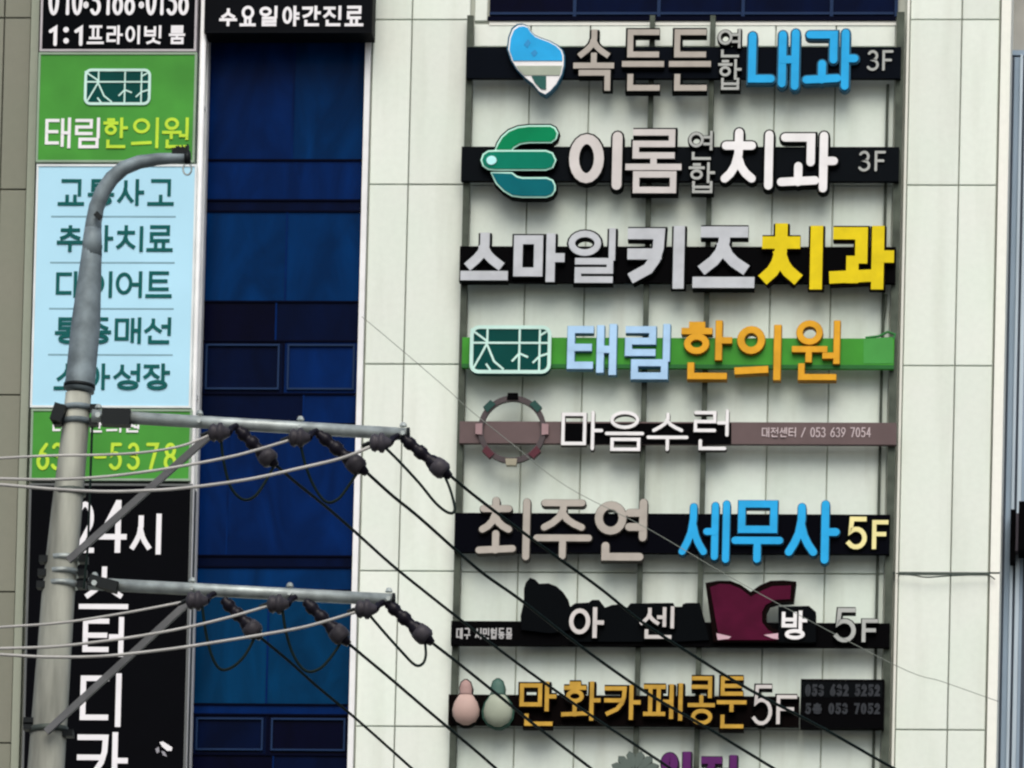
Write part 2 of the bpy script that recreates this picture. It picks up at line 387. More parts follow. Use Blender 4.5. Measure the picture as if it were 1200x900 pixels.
# ------------------------------------------------------------ facade grid (world X / Z from photo lines)
fx = lambda px, py=450, Y=0: U(px, py, Y).x
fz = lambda py, px=750, Y=0: U(px, py, Y).z
ZT, ZB = fz(-260), fz(1160)
bld = thing('office_building', 'pale stone-clad office building with a blue glass window strip and stacked shop signs', 'building', (0, 0, 0))
XL, XW0, XW1, XR = fx(30), fx(228), fx(417.5), fx(1164)
# masonry core: behind the cladding, with the window strip and top window left open
core = MB()
core.box((XL, .06, 0), (XW0, 9, ZT)); core.box((XW1, .06, 0), (XR, 9, ZT)); core.box((XW0, .9, 0), (XW1, 9, ZT+1))
core.box((XW0, .06, 0), (XW1, .9, ZB-1.2)); core.box((XL, .05, ZT), (XR, 9, ZT+.6))
core.build('wall', JOINT, bld)
# stone panels
xs_left = [426.6, 472.5, 541]
xs_mid = [545, 612, 682, 754, 827, 900, 971, 1041]
xs_right = [1057.5, 1118.5, 1163]
rows = [-200, 23, 216.5, 427.5, 670.5, 853, 1060, 1160]
cache = {}
def panel(x0, x1, z0, z1, Y=0.0, th=.055, m=None, name='stone_panel', par=None):
    g = .0075; key = (round(x1-x0, 3), round(z1-z0, 3), th, m.name if m else '')
    hx, hz = (x1-x0)/2-g, (z1-z0)/2-g
    if key not in cache:
        b = .006
        v = [(-hx, 0+b, -hz), (hx, b, -hz), (hx, b, hz), (-hx, b, hz), (-hx+b, 0, -hz+b), (hx-b, 0, -hz+b), (hx-b, 0, hz-b), (-hx+b, 0, hz-b),
             (-hx, th, -hz), (hx, th, -hz), (hx, th, hz), (-hx, th, hz)]
        f = [(4,5,6,7),(0,1,5,4),(1,2,6,5),(2,3,7,6),(3,0,4,7),(0,8,9,1),(1,9,10,2),(2,10,11,3),(3,11,8,0)]
        me = bpy.data.meshes.new(name); me.from_pydata(v, [], f); me.materials.append(m or WALL); me.update(); cache[key] = me
    o = bpy.data.objects.new(name, cache[key]); COL.objects.link(o); o.parent = par or bld
    o.location = ((x0+x1)/2, Y+random.uniform(-.0025, .0025), (z0+z1)/2)
    o.rotation_euler = (random.uniform(-.0012, .0012), 0, random.uniform(-.002, .002)); return o
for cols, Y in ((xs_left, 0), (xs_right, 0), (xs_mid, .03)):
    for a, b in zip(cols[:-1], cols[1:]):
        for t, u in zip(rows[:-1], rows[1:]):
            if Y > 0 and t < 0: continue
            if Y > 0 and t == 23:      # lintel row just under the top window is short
                panel(fx(a), fx(b), fz(54), fz(27), Y); panel(fx(a), fx(b), fz(216.5), fz(54), Y, m=WALL_SHADE); continue
            panel(fx(a), fx(b), fz(u), fz(t), Y, m=WALL_SHADE if Y > 0 else None)
# panels behind the signboards at the left
for t, u in zip(rows[:-1], rows[1:]): panel(fx(44), fx(226), fz(u), fz(t), .0)
# lower cladding down to the street, one course per storey (below the photograph)
for a, b in ((44, 226), (430, 541), (545, 1041), (1057.5, 1163)):
    z = ZB
    while z > 1: panel(fx(a), fx(b), max(z-3, .1), z, 0); z -= 3
# upper panels beside the top window strip, and the window itself
tw = MB(); topw = None
zt0, zt1 = fz(24), fz(-200)
core2 = MB(); core2.box((fx(563), .02, zt0-.05), (fx(1041), .055, zt0-.004)); core2.build('sill', WHITE_STONE, bld)
panel(fx(545), fx(561), zt0, zt1, .03)
twin = MB().box((fx(561), .0, zt0), (fx(1041), .02, zt0+.05)).build('window', FRAME, bld)
for a, b, m in ((561, 663, G_BLK), (663, 762, G_DARK), (762, 861, G_DARK), (861, 965, G_DARK), (965, 1041, G_DARK)):
    for z0_, z1_ in ((zt0+.05, zt0+1.15), (zt0+1.2, zt1)):
        MB().box((fx(a)+.02, .028, z0_), (fx(b)-.02, .045, z1_)).build('pane', m, twin)
    MB().box((fx(b)-.02, .0, zt0+.05), (fx(b)+.02, .04, zt1)).build('mullion', FRAME2, twin)
MB().box((fx(563), .005, zt0+.075), (fx(1041)-.03, .027, zt0+.105)).build('glazing_bar', FRAME2, twin)
# white corner trim at the right
MB().box((XR+.01, -.05, 0), (XR+.125, 2.2, fz(670.5)-.012)).build('corner_trim', WHITE_STONE, bld)
MB().box((XR+.01, -.05, fz(670.5)+.012), (XR+.125, 2.2, ZT)).build('corner_trim', WHITE_STONE, bld)
MB().box((fx(1054.2), -.03, 0), (fx(1057), .05, ZT)).build('edge_trim', WHITE_STONE, bld)
MB().box((fx(1051), -.012, fz(671.8)), (XR+.12, .02, fz(668.8))).build('expansion_joint', mat('sealant', (.07, .09, .08), .8), bld)
# window strip
MB().box((XW1+.012, -.05, ZB-1.2), (XW1+.078, .3, ZT)).build('window_jamb', WHITE, bld)
MB().box((XW0, -.05, ZB-1.2), (XW0+.07, .3, ZT)).build('window_jamb', WHITE, bld)
wl, wr, wm = XW0+.075, XW1-.005, fx(330)
YG = .13
def win_row(y0, y1, m, mr=None, split=True, sash=False, mid=None):
    z1, z0 = fz(y0, 330, YG), fz(y1, 330, YG); mr = mr or m; c = mid or wm
    wn = MB().box((wl, YG-.02, z0-.008), (wr, YG+.05, z0+.012)).build('window', FRAME, bld)
    spans = [(wl, c-.012, m), (c+.012, wr, mr)] if split else [(wl, wr, m)]
    for a, b, mm in spans:
        MB().box((a, YG, z0+.013), (b, YG+.02, z1-.009)).build('pane', mm, wn)
        if sash:
            fr = MB(); e = .035; t = .022
            A, B, Cc, Dd = a+e, b-e, z0+.05, z1-.04
            fr.box((A, YG-.03, Cc), (B, YG-.001, Cc+t)); fr.box((A, YG-.03, Dd-t), (B, YG-.001, Dd))
            fr.box((A, YG-.029, Cc+t), (A+t, YG-.001, Dd-t)); fr.box((B-t, YG-.029, Cc+t), (B, YG-.001, Dd-t))
            fr.build('sash', FRAME2, wn)
    if split: MB().box((c-.012, YG-.012, z0+.012), (c+.012, YG+.03, z1)).build('mullion', G_NAVY if not sash else FRAME, wn)
    return wn
win_row(-200, 38, G_NAVY); win_row(38, 188, G_NAVY, G_MID, mid=fx(334)); win_row(188, 235, G_NAVY, split=False)
win_row(235, 248, G_DARK, split=False); win_row(248, 354, G_MID, mid=fx(330)); win_row(354, 400, G_BLK, G_DARK, mid=fx(320))
win_row(400, 462, G_DARK, G_NAVY, sash=True); win_row(462, 497, G_DARK, G_NAVY, mid=fx(355)); win_row(497, 652, G_NAVY, mid=fx(266, 550))
win_row(652, 665, G_DARK, split=False); win_row(665, 692, G_MID, split=False)
win_row(692, 826, G_BLUE, mid=fx(320)); win_row(826, 838, G_NAVY, split=False)
win_row(838, 885, G_DARK, G_BLK, sash=True, mid=fx(322)); win_row(885, 960, G_BLK, G_DARK); win_row(960, 1140, G_NAVY)
# ------------------------------------------------------------ neighbours
nb = thing('neighbour_building', 'grey building set back at the right edge with ribbed blue-grey cladding', 'building', (fx(1190), 1.6, 0))
nx0, nx1 = fx(1172), fx(1172)+7
YN = .9
MB().box((nx0, YN+.2, 0), (nx1, 12, ZT-1)).build('wall', mat('neighbour_wall', (.42, .415, .38), .8), nb)
ztop = fz(66, 1190, YN)
x = fx(1177, 450, YN); i = 0
RIB = [mat('rib_blue', (.27, .35, .43), .5, .2, stretch=(4, 1, .3)), mat('rib_pale', (.46, .55, .62), .45, .2, stretch=(4, 1, .3)), mat('rib_dark', (.07, .09, .12), .5, .2)]
seq = [(.045, 2, 0), (.07, 0, .03), (.035, 1, .07), (.03, 2, 0), (.05, 1, .06), (.04, 0, .03)]
while x < nx1-.1:
    wd, mi, pr = seq[i % 6]; MB().box((x, YN-pr, 0), (x+wd-.002, YN+.2, ztop-.02*(i % 2))).build('cladding_rib', RIB[mi], nb); x += wd; i += 1
MB().box((nx0+.02, YN-.02, ztop+.01), (nx1, YN+.2, ztop+.07)).build('coping', RIB[0], nb)
sg = thing('projecting_sign', 'black boxed sign on the ribbed wall at the right edge', 'sign', (fx(1195), .5, fz(620)))
MB().box((fx(1186), YN-.32, fz(640)), (fx(1192), YN-.08, fz(580))).build('bracket', BLACK, sg)
MB().box((fx(1196), YN-.5, fz(632)), (fx(1240), YN-.1, fz(575))).build('sign_box', BLACK, sg)
MB().box((fx(1192.5), YN-.3, fz(628)), (fx(1195.5), YN-.12, fz(584))).build('side_plate', mat('plum_grey', (.10, .09, .11), .5), sg)

lb = thing('beige_building', 'beige rendered building at the left edge beside the tall signboards', 'building', (fx(0), 0, 0))
MB().box((fx(10)-9, -.02, 0), (fx(32), 10, ZT)).build('wall', JOINT2, lb)
for t, u in zip([-200, 24, 226, 468, 700, 878], [24, 226, 468, 700, 878, 1160]):
    for a, b in ((-240, -110), (-110, 10), (10, 26.5)):
        if b == 26.5: panel(fx(-5), fx(26.5), fz(u), fz(t), -.1, m=BEIGE, name='wall_panel', par=lb).location.x -= lb.location.x
        elif a == -110: panel(fx(-110), fx(-5), fz(u), fz(t), -.1, m=BEIGE, name='wall_panel', par=lb).location.x -= lb.location.x
        else: panel(fx(a), fx(b), fz(u), fz(t), -.1, m=BEIGE, name='wall_panel', par=lb).location.x -= lb.location.x
MB().box((fx(26.8), -.13, 0), (fx(36), .02, ZT)).build('corner_strip', BEIGE2, lb)
# ------------------------------------------------------------ sign rails
def rail(px, wpx, lab, m=RAIL, ytop=-60, yf=-.13, yb=-.055, name='sign_rail'):
    X = fx(px, 450, -.1); s = .0105*wpx/2
    z1 = fz(ytop, px); r = thing(name, lab, 'rail', (X, -.1, ZB-2), 'steel rails carrying the stacked signs' if name == 'sign_rail' else None)
    MB().box((X-s, yf, ZB-2), (X+s, yb, z1)).build('upright', m, r)
    for py in (128, 247, 366, 470, 560, 690, 775, 880):
        zz = fz(py, px); MB().box((X-s*.8, yb, zz-.03), (X+s*.8, .035, zz+.03)).build('wall_bracket', m, r)
    return r
rail(541, 7.2, 'leftmost of the four grey-green steel rails behind the stacked signs', ytop=22)
rail(755, 5.8, 'second steel rail from the left, behind the middle of the stacked signs', ytop=22)
rail(826, 5.8, 'third steel rail from the left, behind the stacked signs', ytop=22)
rail(1046.5, 8.6, 'rightmost steel rail beside the right stone pilaster', ytop=18)
cd = MB()
cd.tube([Vector((fx(1033), -.03, fz(y, 1033))) for y in (100, 300, 500, 900, 1100)], .017, 8)
cd.tube([U(1038, 345, -.06), U(1037, 362, -.06), U(1035, 375, -.05), U(1034, 398, -.04)], .02, 8)
tag(cd.build('cable_conduit', RAIL), 'thin dark conduit running down beside the rightmost sign rail', 'conduit')
# white downpipe in front of the window edge
dp = thing('downpipe', 'slim white vertical pipe between the tall signboards and the blue windows', 'pipe', (fx(227.5), -.3, ZB))
MB().tube([Vector((fx(227.5, 450, -.35), -.35, z)) for z in (ZB-2, ZT)], .037, 12).build('tube', WHITE, dp, True)
for py in (130, 470, 760): MB().box((fx(225.5, 450, -.3), -.35, fz(py)-.02), (fx(229.5, 450, -.3), -.05, fz(py)+.02)).build('pipe_clip', WHITE, dp)
# ------------------------------------------------------------ horizontal signs
C_TAUPE = mat('face_taupe', (.42, .39, .345), .5, noise=.12, scale=5); C_WH = mat('face_white', (.80, .80, .80), .5, noise=.08, scale=5)
C_SILV = mat('face_silver', (.50, .53, .56), .45, noise=.12, scale=5); C_BLUE = mat('face_sky_blue', (.018, .38, .76), .5, noise=.1, scale=5)
C_YEL = mat('face_yellow', (.74, .58, .004), .5, noise=.12, scale=5); C_ORG = mat('face_orange', (.72, .36, .02), .5, noise=.15, scale=5)
C_PALE = mat('face_pale_blue', (.40, .62, .86), .5, noise=.12, scale=5); C_GOLD = mat('face_gold', (.52, .31, .045), .5, noise=.25, scale=6)
C_CRM = mat('face_cream', (.85, .78, .36), .5); C_GREY = mat('face_grey', (.40, .42, .40), .5); C_BEIG = mat('face_warm_white', (.60, .575, .555), .5)
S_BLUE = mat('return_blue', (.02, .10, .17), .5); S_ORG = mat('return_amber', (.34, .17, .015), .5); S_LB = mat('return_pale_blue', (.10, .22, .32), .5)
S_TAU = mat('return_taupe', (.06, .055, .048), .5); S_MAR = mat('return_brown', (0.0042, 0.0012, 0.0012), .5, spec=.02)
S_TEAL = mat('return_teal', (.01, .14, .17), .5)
def sign(label, x0, y0, x1, y1, m, name='shop_sign', grp='shop signs stacked on the steel rails', yf=-.215):
    c = U((x0+x1)/2, (y0+y1)/2, -.15)
    r = thing(name, label, 'sign', (c.x, -.16, c.z), grp)
    pbox(MB(), x0, y0, x1, y1, yf, -.135).build('backing_bar', m, r)
    return r
YB = -.16
# 1
s1 = sign('topmost stacked sign, black bar with taupe and sky blue Korean letters and blue bean-shaped logo', 546, 55, 1055, 91.5, NAVYB)
outline = [(597,44),(601,34),(607,29.5),(613,29),(618,31),(622,37),(627,42),(634,45),(644,48.5),(653,53.5),(658.5,59),(660.5,65),(660.5,76),(658,87),(652,98),(645,106),(639,110.5),(632,107),(625,98),(616,91),(607,82),(600,71),(595.5,58)]
lg = MB().prism(ppoly([(628+(x-628)*1.05, 69+(y-69)*1.04) for x, y in outline], -.29), -.29, YB).build('logo', S_BLUE, s1)
def clip(poly, a, b):          # keep a<=y<=b of a pixel polygon
    for lim, sg_ in ((a, 1), (b, -1)):
        out = []
        for i in range(len(poly)):
            p, q = poly[i-1], poly[i]; ip, iq = (p[1]-lim)*sg_ >= 0, (q[1]-lim)*sg_ >= 0
            if ip != iq: t = (lim-p[1])/(q[1]-p[1]); out.append((p[0]+(q[0]-p[0])*t, lim))
            if iq: out.append(q)
        poly = out
    return poly
MB().prism(ppoly(outline, -.3), -.300, -.291).build('logo_rim', C_WH, lg)
inn = [(628+(x-628)*.95, 69+(y-69)*.955) for x, y in outline]
MB().prism(ppoly(clip(inn, 0, 71), -.31), -.310, -.301).build('logo_sky', C_BLUE, lg)
MB().prism(ppoly(clip(inn, 77, 88), -.31), -.310, -.301).build('logo_band', mat('olive_grey', (.35, .40, .32), .5), lg)
MB().prism(ppoly([(623,89),(640,89),(640,105),(634,104),(627,97)], -.31), -.312, -.301).build('logo_land', mat('deep_green', (.02, .10, .085), .5), lg)
MB().prism(ppoly([(614,52),(619,46),(622,50),(618,56)], -.31), -.314, -.3105).build('logo_spot', mat('mid_blue', (.03, .26, .55), .5), lg)
MB().prism(ppoly([(622,62),(627,58),(630,62),(626,67)], -.31), -.314, -.3105).build('logo_spot', MATS['mid_blue'], lg)
for ch, a, b in (('속', 672, 720), ('든', 729, 778.5), ('든', 784, 833.5)): letter(s1, ch, a, 35, b, 107, 6.8, C_TAUPE, rim=2.4)
letter(s1, '연', 841.5, 34, 868, 68, 3.0, C_GREY, rim=1.3); letter(s1, '합', 841.5, 70, 869, 106, 3.0, C_GREY, rim=1.3)
letter(s1, '내', 877, 35, 936.5, 106, 9, C_BLUE, rim=2, side=S_BLUE, rnd=True); letter(s1, '과', 941, 35, 1006, 106, 9, C_BLUE, rim=2, side=S_BLUE, rnd=True)
for ch, a, b in (('3', 1016, 1030), ('F', 1034, 1047)): flat_letter(s1, ch, a, 59, b, 83, 3, C_GREY, -.23, rnd=True)
# 2
s2 = sign('second stacked sign from the top, dark bar with white Korean letters and green three-finger logo', 540, 172, 1053, 212, mat('sign_slate', (0.0024, 0.0039, 0.0057), .5, spec=.025))
GT = mat('logo_green', (.001, .22, .085), .5, spec=.05); GB = mat('logo_teal', (.001, .125, .15), .5, spec=.05); MINT = mat('logo_mint', (.50, .85, .72), .5)
top = [(580,176),(583,168),(588,160),(596,153),(607,148.5),(620,147),(645,147),(651,150),(654,156),(652,163),(646,167.5),(620,167.5),(610,169),(603,173),(600,176.5)]
bot = [(575,202),(600,202),(606,206.5),(612,208),(641,208),(648,211),(651,217),(651,223),(647,229),(640,231.5),(612,231.5),(600,230),(590,224),(581,215)]
mid = [(563.5,188),(566,181),(572,177),(580,176.5),(640,176.5),(648,179.5),(652,188),(648,197),(640,200),(580,200),(572,199),(566,195)]
lg2 = None
def grow(p, k):
    cx_ = sum(a for a, b in p)/len(p); cy_ = sum(b for a, b in p)/len(p)
    out = []
    n = len(p)
    for i in range(n):
        d0 = Vector((p[i][0]-p[i-1][0], p[i][1]-p[i-1][1])).normalized(); d1 = Vector((p[(i+1) % n][0]-p[i][0], p[(i+1) % n][1]-p[i][1])).normalized()
        nn = Vector((d0.y+d1.y, -(d0.x+d1.x)))
        nn = nn.normalized() if nn.length > 1e-4 else Vector((d1.y, -d1.x))
        out.append((p[i][0]+nn.x*k, p[i][1]+nn.y*k))
    return out
for nm, p, g, dy in (('upper', top, GT, 0), ('lower', bot, GB, 0), ('middle', mid, GT, .012)):
    sgn = 1 if sum(p[i-1][0]*p[i][1]-p[i][0]*p[i-1][1] for i in range(len(p))) > 0 else -1
    b = MB().prism(ppoly(grow(p, 2.0*sgn), -.28), -.28-dy, YB-dy*.5).build('logo_finger', SIDE, s2)
    MB().prism(ppoly(grow(p, .3*sgn), -.29), -.294-dy, -.281-dy).build('finger_rim', MINT, b)
    MB().prism(ppoly(grow(p, -1.7*sgn), -.3), -.304-dy, -.295-dy).build('finger_face', g if nm != 'middle' else mat('logo_mid', (.001, .18, .11), .5, spec=.05), b)
MB().prism([(U(576, 188, -.32).x+.062*math.cos(t*math.pi/6), U(576, 188, -.32).z+.055*math.sin(t*math.pi/6)) for t in range(12)], -.330, -.317).build('logo_dot', mat('pale_cyan', (.45, .85, .85), .4), s2)
letter(s2, '이', 667, 155, 729, 223, 11.5, C_BEIG, rim=2.3, rnd=True); letter(s2, '롬', 733, 152, 799, 227, 7.5, C_BEIG, rim=2.3)
letter(s2, '연', 807, 154, 835, 188, 3.1, C_GREY, rim=1.3); letter(s2, '합', 807, 191, 838, 227, 3.1, C_GREY, rim=1.3)
letter(s2, '치', 845, 151, 906, 223, 9.8, C_WH, rim=2.3, rnd=True); letter(s2, '과', 911, 155, 982, 226, 9.8, C_WH, rim=2.3, rnd=True)
for ch, a, b in (('3', 1006, 1020), ('F', 1025, 1038)): flat_letter(s2, ch, a, 177, b, 201, 3, C_GREY, -.23, rnd=True)
# 3
s3 = sign('third stacked sign, wide row of heavy silver letters ending in two yellow letters', 538, 289, 1049, 331, BLACK)
for ch, x0, y0, x1, y1, wp, m in (('스', 540, 273, 596, 329, 11, C_SILV), ('마', 602, 274, 662, 331, 10.5, C_SILV), ('일', 666, 268, 721, 332, 7.6, C_SILV), ('키', 735, 265, 802, 339, 13, C_SILV), ('즈', 812, 266, 885, 338, 13, C_SILV), ('치', 892, 262, 964, 340, 14.5, C_YEL), ('과', 972, 265, 1048, 340, 14.5, C_YEL)):
    letter(s3, ch, x0, y0, x1, y1, wp, m, rim=2.2, side=SIDE if m is C_SILV else S_MAR)
# 4
s4 = sign('green bar sign with pale blue and orange letters and a framed teal logo', 541, 396, 1047, 431, mat('sign_green', (.05, .31, .03), .45, noise=.3, scale=1.2))
pbox(MB(), 541, 427, 1047, 431.5, -.222, -.216).build('underside_shade', mat('green_shade', (.02, .13, .03), .5), s4)  # dark strip along the front edge, painted as the bar's shaded underside
MB().tube([U(1047, 397, -.2), U(1049, 392, -.19), U(1040, 389, -.18), U(1030, 394, -.2), U(1014, 396, -.2)], .015, 8).build('cable', mat('green_cable', (.03, .2, .05), .5), s4)
MB().prism(ppoly([(1012,397),(1046,395),(1047,426),(1012,426)], -.216), -.219, -.2155).build('end_patch', mat('green_patch', (.06, .31, .06), .45), s4)
def teal_logo(root, x0, y0, x1, y1, Yf, Yb, deep=True, mt=None, mr=None):
    mt = mt or mat('logo_teal_dark', (.001, .055, .048), .5, spec=.05); mr = mr or mat('logo_mint_line', (.55, .80, .72), .5)
    X0, Z0, X1, Z1 = rect(x0, y0, x1, y1, Yf); W, H = X1-X0, Z1-Z0; r = .09*H*2
    def rr(m):
        pts = []
        for cx_, cz_, a in ((X1-r, Z1-r, 0), (X0+r, Z1-r, 90), (X0+r, Z0+r, 180), (X1-r, Z0+r, 270)):
            for k in range(5):
                th = math.radians(a+k*22.5); pts.append((cx_+(r+m)*math.cos(th), cz_+(r+m)*math.sin(th)))
        return pts
    lg = MB().prism(rr(0), Yf, Yb).build('logo', mt, root)
    hw = .03*H
    fr = MB().stroke(rr(-hw), hw*1.25, Yf-.010, Yf-.001, True)
    q = lambda *p: [(X0+W*x, Z0+H*y) for x, y in p]
    for i, pl in enumerate([q((.0,.93),(.22,.66)), q((.02,.64),(.98,.64)), q((.21,.95),(.21,.62)), q((.21,.64),(.14,.4),(.05,.12)), q((.21,.6),(.3,.25),(.42,.08)), q((.2,.2),(.26,.06)),
                q((.61,.98),(.61,.02)), q((.52,.25),(.61,.42),(.72,.34)), q((.86,.98),(.86,.02)), q((.78,.22),(.86,.36),(.97,.42)), q((.86,.8),(.98,.92))]):
        fr.stroke(pl, hw*.72, Yf-.0095+.0005*i, Yf-.001)
    fr.build('logo_lines', mr, lg)
    return lg
teal_logo(s4, 551, 382, 645.5, 437.5, -.28, YB)
letter(s4, '태', 665, 380, 722.5, 440, 8.4, C_PALE, rim=.7, side=S_LB, depth=.09); letter(s4, '림', 732.5, 380, 785, 445, 8, C_PALE, rim=.7, side=S_LB, depth=.09)
letter(s4, '한', 798, 376, 858, 445, 7.4, C_ORG, rim=.7, side=S_ORG); letter(s4, '의', 861, 381, 915, 446, 8, C_ORG, rim=.7, side=S_ORG); letter(s4, '원', 928, 376, 984, 446, 7, C_ORG, rim=.7, side=S_ORG)
# 5
s5 = sign('slim brown-grey bar sign with thin white letters and a ring emblem', 538, 494.5, 1050, 520, mat('sign_taupe', (.125, .09, .09), .55))
MB().prism(ppoly([(657,496),(857,496),(857,520.5),(657,520.5)], -.22), -.220, -.2155).build('letter_panel', BLACK, s5)
cc = U(600, 503, -.25); rg = MB(); R_ = .375
rg.stroke([(cc.x+R_*math.cos(t*math.pi/24), cc.z+R_*math.sin(t*math.pi/24)) for t in range(48)], .032, -.25, -.19, True)
em = rg.build('ring_emblem', mat('emblem_brown', (.075, .062, .065), .5), s5)
for k in range(8):
    th = math.pi/2+k*math.pi/4; c2 = Vector((cc.x+R_*1.04*math.cos(th), 0, cc.z+R_*1.04*math.sin(th))); mb = MB()
    t_ = Vector((-math.sin(th), math.cos(th))); n_ = Vector((math.cos(th), math.sin(th)))
    pl = [(c2.x+t_.x*a+n_.x*b, c2.z+t_.y*a+n_.y*b) for a, b in ((-.07, -.035), (.07, -.035), (.06, .045), (-.06, .045))]
    mb.prism(pl, -.262, -.18).build('emblem_tooth', [BLACK, mat('tooth_green', (.02, .07, .06)), mat('tooth_pink', (.33, .22, .23)), mat('tooth_red', (.09, .025, .035)), mat('tooth_cream', (.34, .32, .24)), MATS['tooth_red'], MATS['tooth_pink'], MATS['tooth_green']][k], em)
for ch, x0, y0, x1, y1 in (('마', 658, 482, 707, 528), ('음', 709, 482, 755, 529), ('수', 758, 484, 807, 529), ('런', 813, 480, 854, 528)): letter(s5, ch, x0, y0, x1, y1, 3.9, C_WH, rim=.5, depth=.07, side=S_TAU, rnd=True)
text_line(s5, '대전센터 / 053 639 7054', 892, 501, 1021, 512.5, 1.2, mat('print_pinkish', (.55, .47, .48), .6), -.2165)
# 6
s6 = sign('black bar sign with taupe and sky blue raised letters and a yellow 5F', 532, 602, 1042, 648, mat('sign_ink', (0.0006, 0.0009, 0.003), .5, spec=.02))
letter(s6, '최', 558, 583, 621, 657, 8, C_TAUPE, rim=.9, side=S_TAU, rnd=True); letter(s6, '주', 625.5, 586, 694, 656, 7.8, C_TAUPE, rim=.9, side=S_TAU, rnd=True); letter(s6, '연', 697, 585, 758, 657.5, 9, C_TAUPE, rim=.9, side=S_TAU, rnd=True)
letter(s6, '세', 796, 587, 855, 660, 8, C_BLUE, rim=1, side=S_BLUE, rnd=True); letter(s6, '무', 857.5, 587, 918, 660, 8.4, C_BLUE, rim=1, side=S_BLUE, rnd=True); letter(s6, '사', 920.5, 587, 984, 661, 9, C_BLUE, rim=1, side=S_BLUE, rnd=True)
letter(s6, '5', 992.5, 606, 1016, 644, 5.5, C_CRM, rim=2.6, depth=.07); letter(s6, 'F', 1022, 610, 1041, 644, 5, C_CRM, rim=2.6, depth=.07)
# 7
s7 = sign('black sign with dark raised shapes and a big maroon letter logo, small white letters', 528, 729, 1042, 757, BLACK)
text_line(s7, '대구 시민협동몰', 534, 736, 601, 749, 1.6, mat('print_grey', (.42, .42, .42), .6), -.2165)
K1 = mat('deep_ink', (0.0009, 0.0018, 0.0027), .5, spec=.025)
def plate(root, pts, m, name='raised_shape', yf=-.27, par=None):
    return MB().prism(ppoly(pts, yf), yf, YB).build(name, m, root)
plate(s7, [(614,690),(616,683),(621,677),(627,679),(632,684),(643,683.5),(652,687),(660,694),(666,703),(669,715),(669,738),(645,742),(611,738),(610,722),(614,705)], K1)
plate(s7, [(667,712),(674,707),(690,706),(694,703),(702,703),(709,712),(717,709),(726,708),(735,712),(739,707),(789,706.5),(791,711),(803,711),(803,752),(667,752)], K1, yf=-.245)
plate(s7, [(800,708),(804,706.5),(820,706.5),(826,728),(831,750),(792,752),(794,728)], K1, yf=-.25)
mar = mat('maroon_face', (.075, .003, .024), .45, noise=.3, spec=.05)
pc = plate(s7, [(826.5,683),(841,680.5),(856,680.5),(868,685),(880,693.5),(890,686),(903,680.5),(918,680),(933,681.5),(930,705),(912,706),(902,709),(898,717),(898,728),(905,736),(918,740),(917,752),(836,752),(833,730)], S_MAR, 'maroon_logo', -.30)
MB().prism(ppoly([(832,688),(844,684),(856,685),(868,690),(880,699),(893,692),(905,687),(927,686),(926,702),(908,703),(897,709),(893,717),(893,729),(900,738),(911,745),(911,750),(843,750),(839,728)], -.31), -.312, -.301).build('logo_face', mar, pc)
MB().prism(ppoly([(839.5,742),(857,746),(854,748.5),(841,750)], -.32), -.319, -.313).build('logo_wedge', mat('pink_print', (.62, .42, .48), .5), pc)  # pale pink wedges low on the maroon logo
MB().prism(ppoly([(895,744),(915,741.5),(914,749.5),(905,748)], -.32), -.319, -.313).build('logo_wedge', MATS['pink_print'], pc)
letter(s7, '아', 667, 712, 708, 748, 5, C_BEIG, rim=1.4, depth=.13); letter(s7, '센', 750, 711, 790, 749, 4.2, C_BEIG, rim=1.4, depth=.13)
plate(s7, [(912,711),(948,710),(956,717),(956,752),(912,752)], K1, yf=-.325)
letter(s7, '방', 916, 716, 946, 750, 4.2, C_WH, rim=1, depth=.17)
letter(s7, '5', 978, 713, 1003, 753, 5, C_GREY, rim=1.6, depth=.1); letter(s7, 'F', 1010, 726, 1029, 753, 4.4, C_GREY, rim=1.4, depth=.1)
# 8
s8 = sign('lowest full sign, dark bar with gold letters and two pear-shaped figures', 525, 815, 936, 850, mat('sign_umber', (0.0021, 0.0009, 0.0009), .55, spec=.02))
def pear(cx_, y0, y1, w_, m1, m2, rim):
    h = y1-y0
    prof = [(.0, .10), (.06, .34), (.18, .46), (.28, .42), (.34, .52), (.5, .86), (.66, 1.0), (.8, .95), (.92, .7), (1, .2)]
    P = [(cx_+w_/2*r, y0+h*t) for t, r in prof] + [(cx_-w_/2*r, y0+h*t) for t, r in prof[::-1]]
    b = MB().prism(ppoly([(cx_+(x-cx_)*1.12, (y0+y1)/2+(y-(y0+y1)/2)*1.05) for x, y in P], -.27), -.27, YB).build('pear_figure', rim, s8)
    # rounded belly and head as bulging shells
    for (t0, t1, mm, nm) in ((.34, 1.0, m2, 'figure_belly'), (0, .36, m1, 'figure_head')):
        pp = [(t, r) for t, r in prof if t0 <= t <= t1]; mb = MB(); seg = 14
        for t, r in pp:
            for k in range(seg+1):
                a = math.pi*k/seg; c = U(cx_, y0+h*t, -.27)
                mb.v.append((c.x-w_/2*r*.0102*math.cos(a), -.272-.11*r*math.sin(a), c.z))
        for i in range(len(pp)-1):
            for k in range(seg):
                A = i*(seg+1)+k; mb.f.append((A, A+seg+1, A+seg+2, A+1))
        mb.f.append(tuple(range(seg+1))[::1]); mb.f.append(tuple(range((len(pp)-1)*(seg+1), len(pp)*(seg+1)))[::-1])
        mb.build(nm, mm, b, True)
    return b
pear(546, 797, 850, 32, mat('pear_pink_top', (.36, .24, .22), .5), mat('pear_pink', (.46, .33, .29), .5), SIDE)
pear(583.5, 796, 852, 34, mat('pear_green_top', (.07, .14, .115), .5), mat('pear_sage', (.34, .38, .30), .5), mat('pear_rim', (.02, .07, .05), .5))
